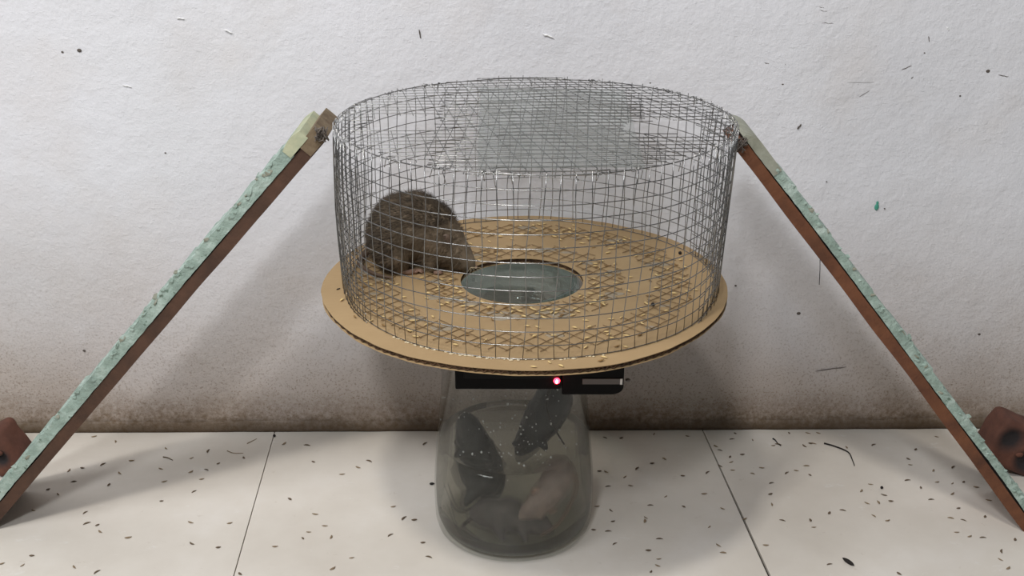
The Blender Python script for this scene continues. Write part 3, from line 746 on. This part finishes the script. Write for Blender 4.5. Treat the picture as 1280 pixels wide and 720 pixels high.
# ------------------------------------------------------------------ bricks
def brick_mat(name, stains):
    m = NT(name); m.set(Roughness=.9)
    c = m.ramp(m.noise(26, 5, .6), [(.35, lin((104, 66, 52))), (.65, lin((80, 50, 40)))])
    pos = m.coords(); wob = m.noise(30, 3, .6)
    for p, rad_ in stains:
        vm = m.n('ShaderNodeVectorMath', operation='DISTANCE'); m.l(pos, vm.inputs[0]); vm.inputs[1].default_value = p
        d = m.math('ADD', vm.outputs['Value'], m.math('MULTIPLY', m.math('SUBTRACT', wob, .5), .012))
        c = m.mix(m.ramp(m.math('DIVIDE', d, rad_), [(.45, (.95, .95, .95, 1)), (1.0, B0)]), c, lin((36, 34, 36)))
    m.col(c); m.bump(m.noise(90, 4, .6), .6, .002); return m.m
def brick(name, lab, corner_px, Y, w_, h_, dep, tilt, marks):
    """clay brick: long face toward the camera, turned by tilt in its own plane; marks are soot blotches with a dent"""
    c = ony(*corner_px, Y); root = empty(name, tuple(c)); tag(root, lab, 'brick')
    ux = Vector((math.cos(tilt), 0, math.sin(tilt))); uz = Vector((-math.sin(tilt), 0, math.cos(tilt)))
    nx_, ny_, nz_ = 30, 14, 20; bm = bmesh.new(); bmesh.ops.create_cube(bm, size=1)
    bmesh.ops.subdivide_edges(bm, edges=bm.edges, cuts=22, use_grid_fill=True)
    for v in bm.verts:
        q = v.co; L = (q.x * w_, q.y * dep, q.z * h_); h3 = (w_ / 2, dep / 2, h_ / 2); rr_ = .008; out = []
        core = [max(-h3[k] + rr_, min(h3[k] - rr_, L[k])) for k in range(3)]
        dv = Vector([L[k] - core[k] for k in range(3)])
        if dv.length > rr_: dv = dv.normalized() * rr_
        p = Vector(core) + dv
        for (hx, hz, r_) in marks:
            dd = math.hypot(p.x + w_ / 2 - hx, p.z + h_ / 2 - hz) / r_
            if q.y < -.4 and dd < 1: p.y += .006 * (1 - dd * dd)
        p += Vector([noise.noise(Vector((p.x * 60, p.y * 60, p.z * 60 + 9 * k))) * .0012 for k in range(3)])
        v.co = c + ux * (p.x + w_ / 2) + uz * (p.z + h_ / 2) + Vector((0, p.y + dep / 2, 0))
    me = bpy.data.meshes.new('brick_body'); bm.to_mesh(me); bm.free(); me.polygons.foreach_set('use_smooth', [True] * len(me.polygons))
    me.materials.append(brick_mat('fired_clay_sooty', [(tuple(c + ux * hx + uz * hz + Vector((0, .004, 0))), r_ * 1.25) for hx, hz, r_ in marks]))
    lo_ = min(v.co.z for v in me.vertices)
    o = bpy.data.objects.new('brick_body', me); COL.objects.link(o); adopt(root, o)
    root.location.z -= lo_ ; 
    m = MB(); m.ball(c + ux * w_ * .55 + uz * h_ * .42 + Vector((0, .001, 0)), .0045, 1.2, .6, .8, 8, 6); q = m.build('clay_chip', M['brick'], smooth=True); adopt(root, q); q.matrix_parent_inverse = o.matrix_parent_inverse.copy()
    o.matrix_parent_inverse = q.matrix_parent_inverse.copy()
    return root
brick('brick', 'reddish clay brick tipped on its corner behind the left ramp foot', (33, 588), .105, .056, .040, .045, math.radians(118), [(.024, .022, .012)])
brick('brick', 'clay brick with two sooty dents behind the right ramp foot', (1224, 590), .105, .068, .060, .045, math.radians(-24), [(.018, .038, .017), (.052, .020, .018)])

# ------------------------------------------------------------------ husks on the floor
def husk_mesh(name, L, w_, mat, seed):
    rr = random.Random(seed); m = MB(); bend = rr.uniform(-.15, .15)
    pts = [Vector((L * (t / 5 - .5), L * bend * math.sin(t / 5 * math.pi), .0)) for t in range(6)]
    m.tube(pts, [w_ * .15, w_ * .75, w_, w_ * .95, w_ * .6, w_ * .12], 6)
    for i, v in enumerate(m.v): m.v[i] = (v[0], v[1], v[2] * .55 + w_ * .55)
    o = m.build(name, mat, smooth=True); me = o.data; bpy.data.objects.remove(o); return me
HM = [husk_mesh('rice_husk', .0062, .0011, M['husk'], 1), husk_mesh('rice_husk', .0070, .0010, M['huskd'], 2), husk_mesh('rice_husk', .0050, .0012, M['huskd'], 3), husk_mesh('rice_husk', .0060, .0009, M['husk'], 4)]
hl = [(335,75),(300,142),(240,152),(200,159),(383,130),(215,192),(140,214),(170,228),(98,275),(249,282),(283,318),(292,337),(373,354),(253,314),(93,407),(65,435),(5,430),(283,455),(316,201),(349,167),(484,95),(607,103),(710,122),(468,154),(555,163),(600,158),(635,139),(478,191),(587,184),(565,221),(470,248),(555,310),(668,312),(559,371),(635,383),(557,123),(826,81),(893,87),(912,134),(995,170),(1042,150),(1073,133),(842,243),(917,286),(1144,264),(1176,299),(1205,303),(898,338),(962,353),(1136,348),(1230,369),(1023,413),(967,444),(1247,412),(880,357),(945,320),(800,380),(1237,82),(699,460),(217,440),(286,42)]
hr = [(38,66),(86,66),(183,54),(283,60),(135,157),(178,141),(97,181),(115,207),(48,210),(22,164),(42,166),(213,128),(343,169),(269,178),(218,239),(332,231),(173,266),(271,270),(387,275),(15,268),(57,280),(62,313),(160,302),(155,312),(48,343),(5,338),(347,329),(452,305),(200,366),(167,399),(198,424),(195,444),(68,380),(174,462),(375,384),(388,407),(415,70),(422,45),(475,72),(367,90),(379,103),(408,122),(412,137),(417,161),(380,148),(445,115),(503,154),(475,172),(532,200),(528,232),(532,263),(537,88),(552,86),(580,45),(639,50),(670,50),(630,89),(648,82),(658,82),(753,94),(835,87),(958,100),(635,149),(605,162),(578,170),(645,176),(825,203),(797,222),(865,234),(885,253),(815,259),(847,257),(743,281),(702,288),(834,297),(875,310),(564,311),(646,310),(657,330),(515,383),(704,441),(937,128),(943,145),(1010,162),(1071,153),(1100,196),(1067,200),(1022,196),(935,192),(973,213),(1067,231),(1138,211),(1005,249),(1085,274),(1175,250),(1062,304),(1100,310),(1163,299),(1080,345),(1118,357),(1158,362),(1252,367),(1210,426),(1232,451),(1215,402),(910,468),(1021,62)]
hp = [(x / 2.327, 520 + y / 2.327, 0) for x, y in hl] + [(740 + x / 2.370, 520 + y / 2.370, 1) for x, y in hr]
for i, (x, y, s_) in enumerate(hp):
    p = onz(x, y, 0)
    if p.y > wy(p.x) - .012: p.y = wy(p.x) - .012
    o = bpy.data.objects.new('rice_husk', HM[i % 4]); COL.objects.link(o)
    o.location = (p.x, p.y, .0001); o.rotation_euler = (0, 0, R.uniform(-1.0, 1.0) if i % 3 else R.uniform(0, 3.14)); o.scale = [R.uniform(.95, 1.35)] * 3
    tag(o, 'thin brown rice husk scattered on the cream floor tiles', 'husk', 'rice husks on the floor')
# longer bits on the floor
def twig(name, lab, cat, px, r, mat=None, z=.0008):
    m = MB(); pts = curve([onz(x, y, 0) + Vector((0, 0, max(z, r))) for x, y in px], 4); m.tube(pts, taper(pts, r, r * .5), 6); tag(m.build(name, mat or M['dark'], smooth=True), lab, cat)
twig('twig', 'long thin dark twig lying on the floor right of the seam', 'twig', [(1030, 555), (1044, 559), (1060, 566), (1065, 575), (1068, 583)], .0011)
twig('twig', 'small forked dark twig near the wall right of the seam', 'twig', [(966, 549), (969, 551), (972, 555), (976, 558)], .0010)
twig('straw', 'curled thin straw on the floor left of the left seam', 'straw', [(204, 572), (210, 573), (216, 576)], .0009, M['huskd'])
twig('straw', 'pale thin straw near the wall beside the left seam', 'straw', [(284, 564), (292, 567), (304, 567)], .0006, M['husk'])
twig('straw', 'faint straw leaning toward the left seam top', 'straw', [(309, 555), (315, 552), (321, 549)], .0006, M['husk'])
def pellet(lab, px, L, w_, ang, mat=None, name='dropping', cat='dropping', z=0):
    p = onz(*px, z); m = MB(); d = Vector((math.cos(ang), math.sin(ang), 0)); n = 7
    m.tube([Vector((p.x, p.y, z + w_)) + d * L * (t / n - .5) for t in range(n + 1)], [w_ * v for v in (.1, .7, .95, 1, 1, .9, .6, .1)], 8)
    tag(m.build(name, mat or M['dark'], smooth=True), lab, cat)
pellet('black oblong dropping on the floor just left of the jar', (540, 606), .0062, .0016, .1)
pellet('round black dropping on the floor tile right of centre', (1102, 611), .0034, .0018, 1.3)
pellet('large dark pointed leaf on the floor at the bottom right', (1060, 704), .016, .0022, 2.15, name='dried_leaf', cat='leaf')
pellet('dark crumb at the top of the left floor seam', (343, 546), .0045, .0018, 1.5, name='crumb', cat='crumb')
pellet('dark round bead of grit among grains at the right of the disc', (816, 383), .0042, .0020, .3, z=DZ, name='crumb', cat='crumb')
pellet('dark bead of grit near the right back edge of the disc', (850, 318), .0040, .0018, .3, z=DZ, name='crumb', cat='crumb')
pellet('black seed on the disc outside the left of the cage', (423, 362), .0050, .0007, .8, z=DZ, name='crumb', cat='crumb')

# ------------------------------------------------------------------ grains on the cardboard
GM = [husk_mesh('rice_grain', .0070, .0013, M['grain'], 5), husk_mesh('rice_grain', .0062, .0014, M['grain'], 6), husk_mesh('rice_grain', .0074, .0012, M['grain'], 7), husk_mesh('rice_grain', .0066, .0011, M['grainb'], 8)]
gp = [(667,460),(701,459),(687,454),(751,452),(755,448),(659,409),(672,410),(616,401),(732,402),(734,424),(732,435),(771,434),(782,435),(718,411),(764,400),(621,392),(641,387),(695,393),(680,398),(444,397),(428,376),(446,374),(464,402),(480,408),(475,375),(477,352),(445,354),(455,359),(464,357),(505,373),(548,360),(520,410),(533,407),(511,415),(520,422),(550,410),(533,374),(535,368),(760,317),(809,320),(781,298),(788,300),(736,300),(757,306),(717,283),(712,292),(753,327),(758,333),(769,331),(758,344),(821,345),(813,352),(820,361),(835,338),(845,354),(863,374),(859,366),(833,390),(804,395),(826,313),(785,365),(788,348),(796,371),(775,349),(753,378),(671,289),(680,281),(845,332),(851,326),(690,392),(698,388),(705,390),(719,387),(722,391),(716,395),(702,395),(686,388),(672,394),(650,390),(634,388),(628,393),(612,386),(604,379),(618,383),(640,391),(655,397),(668,388),(700,397),(562,357),(570,362),(578,366),(556,368),(693,297),(700,301),(678,296),(655,293),(640,300),(625,297),(612,303),(596,296),(588,306),(604,290),(745,292),(760,296),(772,303),(742,310),(728,305),(735,340),(742,350),(748,360),(738,368),(745,335)]
rings = [(.068, .105, 60), (.128, .172, 75)]
for r0, r1, c_ in rings:
    for i in range(c_):
        a = R.uniform(0, 6.283); r = R.uniform(r0, r1); p = (CX + r * math.cos(a), CY + r * math.sin(a))
        gp.append(p + (1,))
for i, g in enumerate(gp):
    if len(g) == 3: x, y = g[:2]
    else:
        q = onz(g[0], g[1], DZ); x, y = q.x, q.y
    if math.hypot(x - HX, y - HY) < HR + .006: 
        a = math.atan2(y - HY, x - HX); x, y = HX + (HR + .008) * math.cos(a), HY + (HR + .008) * math.sin(a)
    if -.155 < x < -.055 and .005 < y < .085: continue
    rc = math.hypot(x - CB.x, y - CB.y)
    if .183 < rc < .190: y -= .004
    o = bpy.data.objects.new('rice_grain', GM[i % 4]); COL.objects.link(o)
    o.location = (x, y, DZ + .0008); o.rotation_euler = (0, 0, R.uniform(-1.2, 1.2)); o.scale = [R.uniform(.75, 1.08)] * 3
    tag(o, 'yellow rice grain scattered on the cardboard disc', 'rice grain', 'rice grains on the disc')
